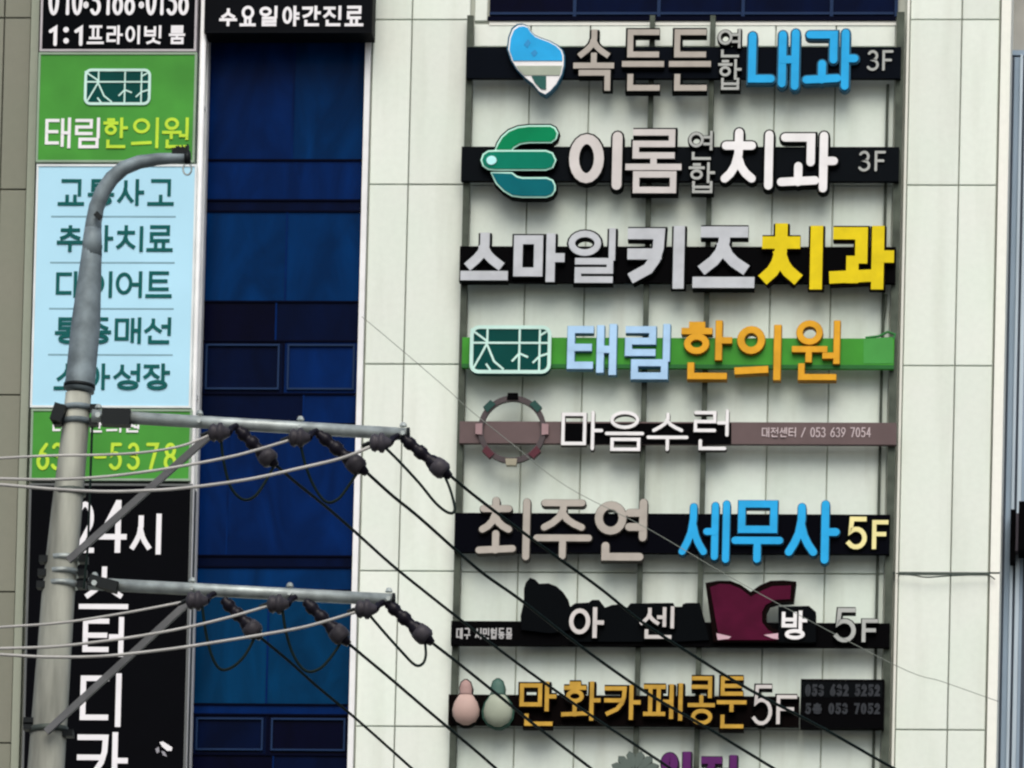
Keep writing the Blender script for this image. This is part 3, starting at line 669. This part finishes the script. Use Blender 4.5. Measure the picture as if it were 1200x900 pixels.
for ch, x0, y0, x1, y1, wp in (('만', 609, 799, 652, 851, 4.8), ('화', 658, 799, 704, 845, 4.8), ('카', 708, 803, 751, 844, 4.8), ('페', 754, 801, 800, 845, 4.8), ('콩', 806, 793, 838, 850, 4.6), ('툰', 840, 793, 875, 854, 4.6)):
    letter(s8, ch, x0, y0, x1, y1, wp, C_GOLD, rim=2.2, side=S_MAR, depth=.13)
letter(s8, '5', 882, 803, 905, 850, 4.2, C_BEIG, rim=2, depth=.1); letter(s8, 'F', 910, 815, 934, 849, 4.2, C_BEIG, rim=2, depth=.1)
# box at the right of sign 8
s8b = sign('small dark box sign with two faint rows of print, right of the gold letters', 938, 796, 1036, 853, BLACK, yf=-.25)
pbox(MB(), 940, 799, 1034, 817, -.253, -.2505).build('upper_panel', mat('panel_a', (0.0018, 0.0027, 0.0036), .4, spec=.025), s8b)
text_line(s8b, '053 632 5252', 943, 802, 1032, 816, 3.0, mat('faint_print', (.026, .030, .036), .5), -.2535)
text_line(s8b, '5층 053 7052', 943, 824, 1032, 837, 2.8, MATS['faint_print'], -.2535)
# 9 (only its top shows)
s9 = sign('purple lettered sign cut off by the bottom edge with a grey flower emblem', 525, 912, 1036, 950, BLACK)
C_PUR = mat('face_purple', (.09, .012, .11), .5); S_PUR = mat('return_purple', (.02, .012, .03), .5)
letter(s9, '율', 773, 881, 809, 945, 9, C_PUR, rim=1.5, side=S_PUR, depth=.14); letter(s9, '정', 821, 885, 863, 945, 8, C_PUR, rim=1.5, side=S_PUR, depth=.14)
fl = MB(); c9 = U(744, 905, -.24)
for k in range(6):
    th = math.radians(20+28*k); a = (c9.x+.05*math.cos(th), c9.z+.05*math.sin(th))
    pl = [(c9.x+.30*math.cos(th+d)*s_, c9.z+.26*math.sin(th+d)*s_) for d, s_ in ((0, .1), (-.28, .55), (-.2, .85), (0, 1), (.2, .85), (.28, .55))]
    fl.prism(pl, -.24-.003*k, YB)
fl.build('flower_emblem', mat('emblem_grey', (.10, .13, .115), .5), s9)
# ------------------------------------------------------------ left tall signboards
YS = -.42
def board(label, x0, y0, x1, y1, m, side, name='signboard', frame=True, yb=-.03):
    c = U((x0+x1)/2, (y0+y1)/2, YS); r = thing(name, label, 'sign', (c.x, -.2, c.z), 'signboards in the left column')
    X0, Z0, X1, Z1 = rect(x0, y0, x1, y1, YS)
    MB().box((X0, YS+.004, Z0), (X1, yb, Z1)).build('cabinet', side, r)
    MB().box((X0+.01, YS-.002, Z0+.01), (X1-.01, YS+.003, Z1-.01)).build('sign_face', m, r)
    if frame:
        e = .022; f = MB()
        f.box((X0-.004, YS-.012, Z0+e), (X0+e, YS+.02, Z1-e)); f.box((X1-e, YS-.012, Z0+e), (X1+.004, YS+.02, Z1-e))
        f.box((X0-.004, YS-.013, Z1-e), (X1+.004, YS+.02, Z1+.004)); f.box((X0-.004, YS-.013, Z0-.004), (X1+.004, YS+.02, Z0+e))
        f.build('frame', side if side is not BLACK else DKMET, r)
    return r
PW = mat('print_white', (.80, .80, .82), .6, noise=.05); PG = mat('print_teal', (.001, .10, .095), .6, noise=.15); PY = mat('print_lime', (.50, .72, .05), .6, noise=.1)
GRNS = mat('board_green', (.058, .29, .038), .5, noise=.2, scale=1.5); GSIDE = mat('board_side', (.26, .36, .26), .5)
YP = YS-.0022
b1 = board('black signboard with white phone number at the top of the left column', 48.5, -60, 231, 60, mat('board_ink', (0.0009, 0.0015, 0.0027), .5, spec=.025), mat('board_pinkgrey', (.45, .43, .45), .5))
for ch, a in zip('010-3168-0136', [57, 73.5, 84.5, 98, 106, 121, 132, 146, 163, 171, 184, 195.5, 209]):
    if ch == '-': flat_letter(b1, '.', a-.5, 2, a+6, 10, 3.4, PW, YP)
    else: flat_letter(b1, ch, a, -17, a+(12.5 if ch != '1' else 8), 18, 4.0, PW, YP, rnd=True)
flat_letter(b1, '1', 57, 31, 67, 54, 4.2, PW, YP, rnd=True)
for y_ in (35, 48): MB().prism([(U(77.5, y_, YP).x+.035*math.cos(t), U(77.5, y_, YP).z+.035*math.sin(t)) for t in [k*math.pi/4 for k in range(8)]], YP-.008, YP).build('dot', PW, b1)
flat_letter(b1, '1', 87, 31, 97, 54, 4.2, PW, YP, rnd=True)
for ch, a, b in (('프', 102, 122), ('라', 125, 144), ('이', 147, 164), ('빗', 169, 189), ('룸', 198, 217)): flat_letter(b1, ch, a, 30, b, 52, 2.9, PW, YP)
b2 = board('green signboard with framed logo and white and lime lettering above the curved lamp arm', 44, 62, 229, 190, GRNS, GSIDE)
teal_logo(b2, 99, 81, 176.5, 123, YP-.006, YP)
for ch, x0, x1, m in (('태', 53, 83, PW), ('림', 88, 117, PW), ('한', 121, 150, PY), ('의', 154, 186, PY), ('원', 190, 221, PY)): flat_letter(b2, ch, x0, 138, x1, 174, 3.6, m, YP)
b3 = board('pale blue signboard listing treatments in teal letters behind the street lamp', 39.5, 193, 227, 477.5, mat('board_paleblue', (.42, .71, .86), .5, noise=.06, scale=1), mat('board_white', (.72, .78, .78), .5))
for ln, txt in enumerate(('교통사고', '추나치료', '다이어트', '통증매선', '소아성장')):
    yc = 225.5+54*ln; sh = -1.2*ln
    for k, ch in enumerate(txt):
        xa = 68+35*k+sh; flat_letter(b3, ch, xa, yc-15.5, xa+31, yc+15.5, 4.1, PG, YP)
    if ln < 4:
        MB().box((U(60+sh, yc+28, YP).x, YP-.003, U(130, yc+28, YP).z-.012), (U(206+sh, yc+28, YP).x, YP, U(130, yc+28, YP).z+.006)).build('rule_line', mat('print_bluegrey', (.22, .38, .45), .6), b3)
b4 = board('green signboard with lime phone number behind the upper crossarm', 36, 480, 224, 563, GRNS, GSIDE)
for ch, a in (('6', 43), ('3', 60), ('5', 75), ('-', 110), ('5', 128), ('3', 149), ('7', 171), ('8', 192)):
    flat_letter(b4, ch, a, 519 if ch != '-' else 532, a+15, 551 if ch != '-' else 539, 4.0, PY, YP, rnd=True)
text_line(b4, '태림한의원', 60, 492, 165, 507, 2.4, PW, YP)
b5 = board('tall black signboard with white vertical study cafe lettering below the crossarms', 29, 567, 220, 1000, mat('board_soot', (0.0012, 0.0015, 0.0027), .5, spec=.025), mat('board_side_dark', (.12, .13, .13), .5))
for ch, x0, y0, x1, y1, wp in (('2', 88, 588, 111, 648, 6), ('4', 115, 586, 149, 648, 6.5), ('시', 153, 602, 189, 650, 6), ('스', 93, 664, 151, 714, 6), ('터', 97, 723, 145, 770, 6), ('디', 94, 789, 142, 852, 6.5), ('카', 90, 858, 150, 925, 6.5)):
    flat_letter(b5, ch, x0, y0, x1, y1, wp, PW, YP)
MB().prism(ppoly([(187,870),(191,869),(202,876),(201,880),(196,880),(190,875)], YP), YP-.006, YP).build('bird_mark', PW, b5)
MB().prism(ppoly([(182,878),(186,875),(187,881),(184,883)], YP), YP-.006, YP).build('bird_mark', mat('print_dim', (.3, .3, .33)), b5)
MB().prism(ppoly([(189,880),(193,881),(196,887),(191,885)], YP), YP-.006, YP).build('bird_mark', MATS['print_dim'], b5)
b6 = board('dark sign box over the blue window strip with white evening clinic lettering', 241, -70, 437, 38.5, mat('board_slate', (0.003, 0.0039, 0.0054), .5, spec=.025), mat('board_slate_side', (0.0042, 0.0051, 0.0066), .5, spec=.025), frame=True, yb=-.06)
for ch, a, b in (('수', 257, 278), ('요', 281, 300), ('일', 304, 325), ('야', 331, 351), ('간', 354, 376), ('진', 379, 400), ('료', 404, 426)): flat_letter(b6, ch, a, 7 if ch != '수' else 10, b, 31, 3.4, PW, YP)
# ------------------------------------------------------------ utility pole and street lamp
YQ = -20.0
sp = S(80, 600, YQ)                               # metres per photo pixel at the pole
P = lambda x, y, dY=0: U(x, y, YQ+dY)
def wpx(n): return n*sp
pole = thing('utility_pole', 'tall leaning concrete utility pole with two galvanised crossarms', 'pole', (P(54, 900).x, YQ, 0))
pp = [(54, 900, 21.5), (68, 700, 19.3), (78, 600, 18), (88.5, 500, 15.5), (92, 462, 15)]
base = P(54, 900); dirv = (P(54, 900)-P(92, 462)).normalized(); low = base + dirv*(base.z/(-dirv.z))
MB().tube([low+Vector((0,0,-.3))]+[P(x, y) for x, y, r in pp], [wpx(25)]+[wpx(r) for _, _, r in pp], 28).build('shaft', CONC, pole, True)
sl_ = MB().tube([P(92.5, 458), P(93.5, 452), P(100.5, 380), P(107.2, 300), P(108, 285)], [wpx(18), wpx(17.3), wpx(17), wpx(12), wpx(11)], 24).build('steel_sleeve', STEELG, pole, True)
MB().tube([P(92.9, 455), P(93.2, 451)], wpx(18.6), 24).build('sleeve_collar', DKMET, sl_, True)
def arm_plate(x0, y0, x1, y1, hw, m, name, par, dY=0, dep=.10):
    a, b = P(x0, y0, dY), P(x1, y1, dY); d = (b-a).normalized(); n = Vector((-d.z, 0, d.x)) * wpx(hw)
    mb = MB(); dy = Vector((0, dep/2, 0)); c = [a-n-dy, b-n-dy, b+n-dy, a+n-dy, a-n+dy, b-n+dy, b+n+dy, a+n+dy]
    mb.v = [tuple(v) for v in c]; mb.f = [(0,1,2,3),(7,6,5,4),(0,4,5,1),(1,5,6,2),(2,6,7,3),(3,7,4,0)]
    return mb.build(name, m, par)
for (ax0, ay0, ax1, ay1, bx0, by0, bx1, by1, cy) in ((108, 487, 478, 509, 80, 657, 246, 510, 487), (104, 684, 461, 703, 54, 858, 222, 705, 672)):
    arm = MB().tube([P(ax0, ay0, -.26), P(ax1, ay1, -.26)], wpx(7.2), 20).build('crossarm', GALV, pole, True)
    MB().tube([P(ax1-1, ay1, -.26), P(ax1+2, ay1, -.26)], wpx(7.9), 20).build('end_cap', DKMET, arm, True)
    arm_plate(bx0, by0, bx1, by1, 3.8, mat('brace_steel', (.12, .125, .13), .5, .3, noise=.3), 'brace', pole, -.25, .05)
    k = cy
    cxp = 92-(k-462)*.088
    for yy in ((k-8, k+8) if cy < 600 else (656, 672, 686)):
        cxp = 92-(yy-462)*.088; rr_ = 15.5+(yy-462)*.0145
        MB().tube([P(cxp, yy-3), P(cxp, yy+3)], wpx(rr_+1.6), 24).build('clamp_band', GALV if cy > 600 else STEELG, pole, True)
        for sgn_ in (-1, 1):
            q = P(cxp+sgn_*(rr_+5), yy, -.05); MB().box((q.x-wpx(5), q.y-.05, q.z-wpx(4)), (q.x+wpx(5), q.y+.05, q.z+wpx(4))).build('clamp_lug', DKMET, pole)
    for hx, hw in ((.02, 6), (.34, 4.5), (.66, 4.5), (.985, 5)):
        q = P(ax0+(ax1-ax0)*hx, ay0+(ay1-ay0)*hx, -.33); MB().tube([q, q+Vector((0, -.05, 0))], wpx(hw*.55), 8).build('bolt', GALV, arm)
        q = P(ax0+(ax1-ax0)*hx, ay0+(ay1-ay0)*hx-9, -.26); MB().disc_stack(q, q+Vector((0, 0, .035)), [(0, .035), (.5, .03), (1, .02)], 8).build('bolt', GALV, arm)
arm_plate(120, 489, 153, 490.5, 9.5, DKMET, 'arm_bracket', pole, -.30, .12); arm_plate(105, 680, 138, 689, 6, DKMET, 'arm_bracket', pole, -.30, .12)
arm_plate(63, 484, 76, 488, 10, DKMET, 'back_bracket', pole, -.1, .2)
for yy in (577, 856): 
    cxp = 92-(yy-462)*.088; MB().tube([P(cxp, yy-3), P(cxp, yy+4)], wpx(15.5+(yy-462)*.0145+1.5), 24).build('clamp_band', mat('band_dark', (.07, .085, .075), .5, .3), pole, True)
for sgn_, yy in ((-1, 852), (1, 860), (-1, 846)): 
    q = P(57+sgn_*23, yy, -.05); MB().box((q.x-wpx(6), q.y-.05, q.z-wpx(4)), (q.x+wpx(6), q.y+.05, q.z+wpx(4))).build('clamp_lug', DKMET, pole)
MB().tube([P(108, 500, -.2), P(106, 560, -.22), P(103, 640, -.24), P(98, 690, -.24)], wpx(1.4), 6).build('ground_wire', WIRED, pole)
lamp = thing('street_lamp_arm', 'curved grey lamp arm rising from the top of the utility pole', 'lamp', tuple(P(108, 285)))
cur = [(108,286,11),(109.5,262,9.6),(113,243,9.2),(120,225,9),(131,209,8.8),(145,197,8.4),(163,190,7.8),(185,186.5,7),(205,185.5,6.2),(219,185,5.6)]
MB().tube([P(x, y) for x, y, r in cur], [wpx(r) for _, _, r in cur], 16).build('arm_tube', STEELG, lamp, True)
MB().tube([P(107.5, 300), P(108.2, 282), P(109, 268)], [wpx(12), wpx(11.3), wpx(10)], 20).build('socket', STEELG, lamp, True)
arm_plate(112, 250, 118, 256, 3, DKMET, 'bolt', lamp, -.12, .04)
MB().tube([P(217, 185), P(223, 185)], wpx(7.5), 14).build('end_cap', DKMET, lamp, True)
MB().tube([P(219.5+5*math.cos(t), 198+7*math.sin(t)) for t in [k*math.pi/8 for k in range(17)]], wpx(1.1), 6, False).build('end_loop', GALV, lamp)
brush = MB()
for k in range(9): brush.box(tuple(P(202+k*2.2, 176+random.uniform(-2, 2)))[:1]+(YQ-.04,)+(P(202, 181).z,), (P(202+k*2.2+1.6, 176).x, YQ+.04, P(202, 172+random.uniform(-2, 3)).z))
arm_plate(203, 178.5, 222, 179, 2.2, DKMET, 'fitting_bar', lamp, 0, .06); brush.build('terminal_block', DKMET, lamp)
# insulators
def disc_insulator(x, y, lab):
    c = P(x, y, -.42); r = thing('strain_insulator', lab, 'insulator', tuple(c), 'line insulators on the crossarms')
    MB().disc_stack(c+Vector((-.10, 0, -.0)), c+Vector((.10, .0, .0)), [(0, .03), (.1, .07), (.25, .085), (.34, .07), (.42, .072), (.48, .09), (.62, .092), (.7, .065), (.82, .05), (1, .03)], 16).build('porcelain', GREYI, r, True)
    MB().tube([c+Vector((.09, 0, 0)), P(x+14, y-5, -.36), P(x+20, y-8, -.30)], .03, 8).build('link', PORC, r)
    MB().tube([c+Vector((-.1, 0, 0)), c+Vector((-.17, 0, -.03))], .02, 8).build('clevis', DKMET, r)
def string_ins(x0, y0, x1, y1, lab):
    a, b = P(x0, y0, -.30), P(x1, y1, -.26); r = thing('suspension_insulator', lab, 'insulator', tuple(a), 'line insulators on the crossarms')
    MB().disc_stack(a, b, [(0, .03), (.04, .045), (.08, .04), (.12, .058), (.2, .06), (.24, .046), (.30, .046), (.33, .062), (.43, .064), (.47, .048), (.54, .046), (.58, .06), (.68, .075), (.84, .078), (.9, .05), (1, .03)], 16).build('porcelain', PORC, r, True)
    MB().disc_stack(a+(b-a)*.66, a+(b-a)*.9, [(0, .078), (.4, .088), (.8, .086), (1, .066)], 14).build('end_fitting', GREYI, r, True)
nm = ('inner', 'middle', 'outer')
for i, (x, y) in enumerate(((257, 507), (351, 513), (446, 519))): disc_insulator(x, y, f'grey disc insulator at the {nm[i]} position on the upper crossarm')
for i, (x, y) in enumerate(((231, 704), (326, 708), (429, 714))): disc_insulator(x, y, f'grey disc insulator at the {nm[i]} position on the lower crossarm')
for i, q in enumerate(((278, 502, 324, 546), (372, 507, 430, 555), (471, 512, 528, 559))): string_ins(*q, f'black insulator string hanging right from the {nm[i]} end of the upper crossarm')
for i, q in enumerate(((261, 702, 306, 748), (357, 704, 409, 755), (453, 706, 507, 754))): string_ins(*q, f'black insulator string hanging right from the {nm[i]} end of the lower crossarm')
# wires
def cat(pts, n=6):
    out = []
    for i in range(len(pts)-1):
        p0, p1, p2, p3 = pts[max(i-1, 0)], pts[i], pts[i+1], pts[min(i+2, len(pts)-1)]
        for k in range(n):
            t = k/n
            out.append(tuple(.5*((2*b)+(-a+c)*t+(2*a-5*b+4*c-d)*t*t+(-a+3*b-3*c+d)*t**3) for a, b, c, d in zip(p0, p1, p2, p3)))
    out.append(pts[-1]); return out
def wire(pts, Y0, Y1, rpx, m, lab, grp, name='power_line'):
    if grp in (GR, GL):                          # the spans carry on beyond the picture
        e, f = (pts[-1], pts[-3]) if grp == GR else (pts[0], pts[2])
        q = [(e[0]+(e[0]-f[0])*k, e[1]+(e[1]-f[1])*k) for k in ((1, 2, 4) if grp == GR else (2, 5, 9))]
        pts = pts+q if grp == GR else q[::-1]+pts
    L = cat(pts); tot = sum(math.dist(L[i], L[i+1]) for i in range(len(L)-1)); d = 0; P3, R3 = [], []
    for i, (x, y) in enumerate(L):
        if i: d += math.dist(L[i-1], L[i])
        Y = Y0+(Y1-Y0)*d/tot; P3.append(U(x, y, Y)); R3.append(rpx*S(600, 450, Y0))
    o = MB().tube(P3, R3, 8).build(name, m, None, True); recenter(o); return tag(o, lab, 'cable', grp)
GR = 'cables running down to the right'; GL = 'pale cables coming in from the left'; GJ = 'jumper loops under the crossarms'
yq = YQ-.26
wire([(527,557),(560,584),(605,618),(650,651),(704,690),(754,730),(817,771),(878,808),(967,855),(1041,897),(1110,934)], yq, -6, 1.9, WIRED, 'uppermost dark cable, from the outer end of the upper crossarm down to the right', GR)
wire([(429,553),(460,581),(492,607),(560,667),(610,703),(677,755),(755,810),(827,852),(906,900),(960,932)], yq, -6, 1.9, WIRED, 'dark cable from the middle of the upper crossarm, second from the top over the signs', GR)
wire([(323,545),(350,568),(380,592),(418,625),(458,661),(500,695),(538,725),(565,746),(617,785),(692,838),(743,872),(800,910)], yq, -6, 1.8, WIRED, 'dark cable from the inner end of the upper crossarm, third from the top', GR)
wire([(506,753),(547,785),(599,827),(627,850),(692,900),(730,930)], yq, -9, 1.8, WIRED, 'dark cable from the outer end of the lower crossarm toward the lowest sign', GR)
wire([(408,754),(455,793),(503,834),(560,882),(590,908)], yq, -12, 1.8, WIRED, 'dark cable from the middle of the lower crossarm to the bottom edge', GR)
wire([(305,747),(339,775),(370,803),(418,843),(481,899),(510,925)], yq, -12, 1.7, WIRED, 'dark cable from the inner end of the lower crossarm across the blue glass', GR)
wire([(-40,540),(0,537),(60,534),(120,533),(170,530),(215,522),(250,508)], yq-1, YQ-.42, 1.6, WIREL, 'uppermost pale cable reaching the inner insulator of the upper crossarm', GL)
wire([(-40,561),(0,561),(60,562),(118,559),(170,553),(220,545),(280,533),(342,515)], yq-1, YQ-.42, 1.8, WIREL, 'pale cable reaching the middle insulator of the upper crossarm', GL)
wire([(-40,566),(0,568),(60,573),(118,576),(170,575),(220,571.5),(290,562),(350,549),(400,537),(438,522)], yq-1, YQ-.42, 2.0, WIREL, 'lowest pale cable of the upper three, reaching the outer insulator', GL)
wire([(-40,738),(0,735),(60,731),(100,726),(160,716),(222,704)], yq-1, YQ-.42, 1.6, WIREL, 'pale cable reaching the inner insulator of the lower crossarm', GL)
wire([(-40,761),(0,760),(60,758),(100,754),(160,746),(220,735),(270,723),(318,709)], yq-1, YQ-.42, 1.8, WIREL, 'pale cable reaching the middle insulator of the lower crossarm', GL)
wire([(-40,764),(0,767),(60,770),(120,769),(180,763),(225,757),(300,745),(360,734),(421,716)], yq-1, YQ-.42, 1.9, WIREL, 'lowest pale cable, reaching the outer insulator of the lower crossarm', GL)
for pts, lab, m in (
    ([(452,525),(470,543),(492,567),(511,590),(526,601),(533,597),(528,575),(522,560)], 'jumper loop at the outer end of the upper crossarm', WIRED),
    ([(352,520),(358,545),(368,570),(382,588),(396,585),(408,570),(420,552)], 'jumper loop in the middle of the upper crossarm', WIRED),
    ([(259,514),(262,540),(270,570),(284,585),(298,582),(310,566),(320,548)], 'jumper loop at the inner end of the upper crossarm', WIRED),
    ([(434,722),(452,743),(470,763),(486,779),(495,778),(499,768),(498,752)], 'jumper loop at the outer end of the lower crossarm', WIRED),
    ([(331,714),(335,740),(344,768),(358,786),(374,784),(388,770),(400,752)], 'jumper loop in the middle of the lower crossarm', WIRED),
    ([(237,710),(241,740),(248,768),(258,784),(272,782),(287,768),(299,746)], 'jumper loop at the inner end of the lower crossarm', WIRED)):
    wire(pts, YQ-.42, YQ-.26, 1.7, m, lab, GJ, 'jumper_cable')
wire([(424,371),(460,401),(523,455),(549,479),(600,520),(664,570),(760,620),(880,690),(1050,780),(1105,799),(1170,822)], -1.6, -.6, .42, mat('thin_grey', (.24, .27, .24), ), 'very thin grey wire crossing the pale wall and behind the signs', None, 'thin_wire')
wire([(1050,672),(1070,674),(1085,676.5),(1110,675),(1140,673.5),(1156,673),(1166,679)], -.10, -.10, .8, mat('thin_dark', (.05, .07, .06), .6), 'short dark cable sagging along the joint of the right pilaster', None, 'thin_wire')
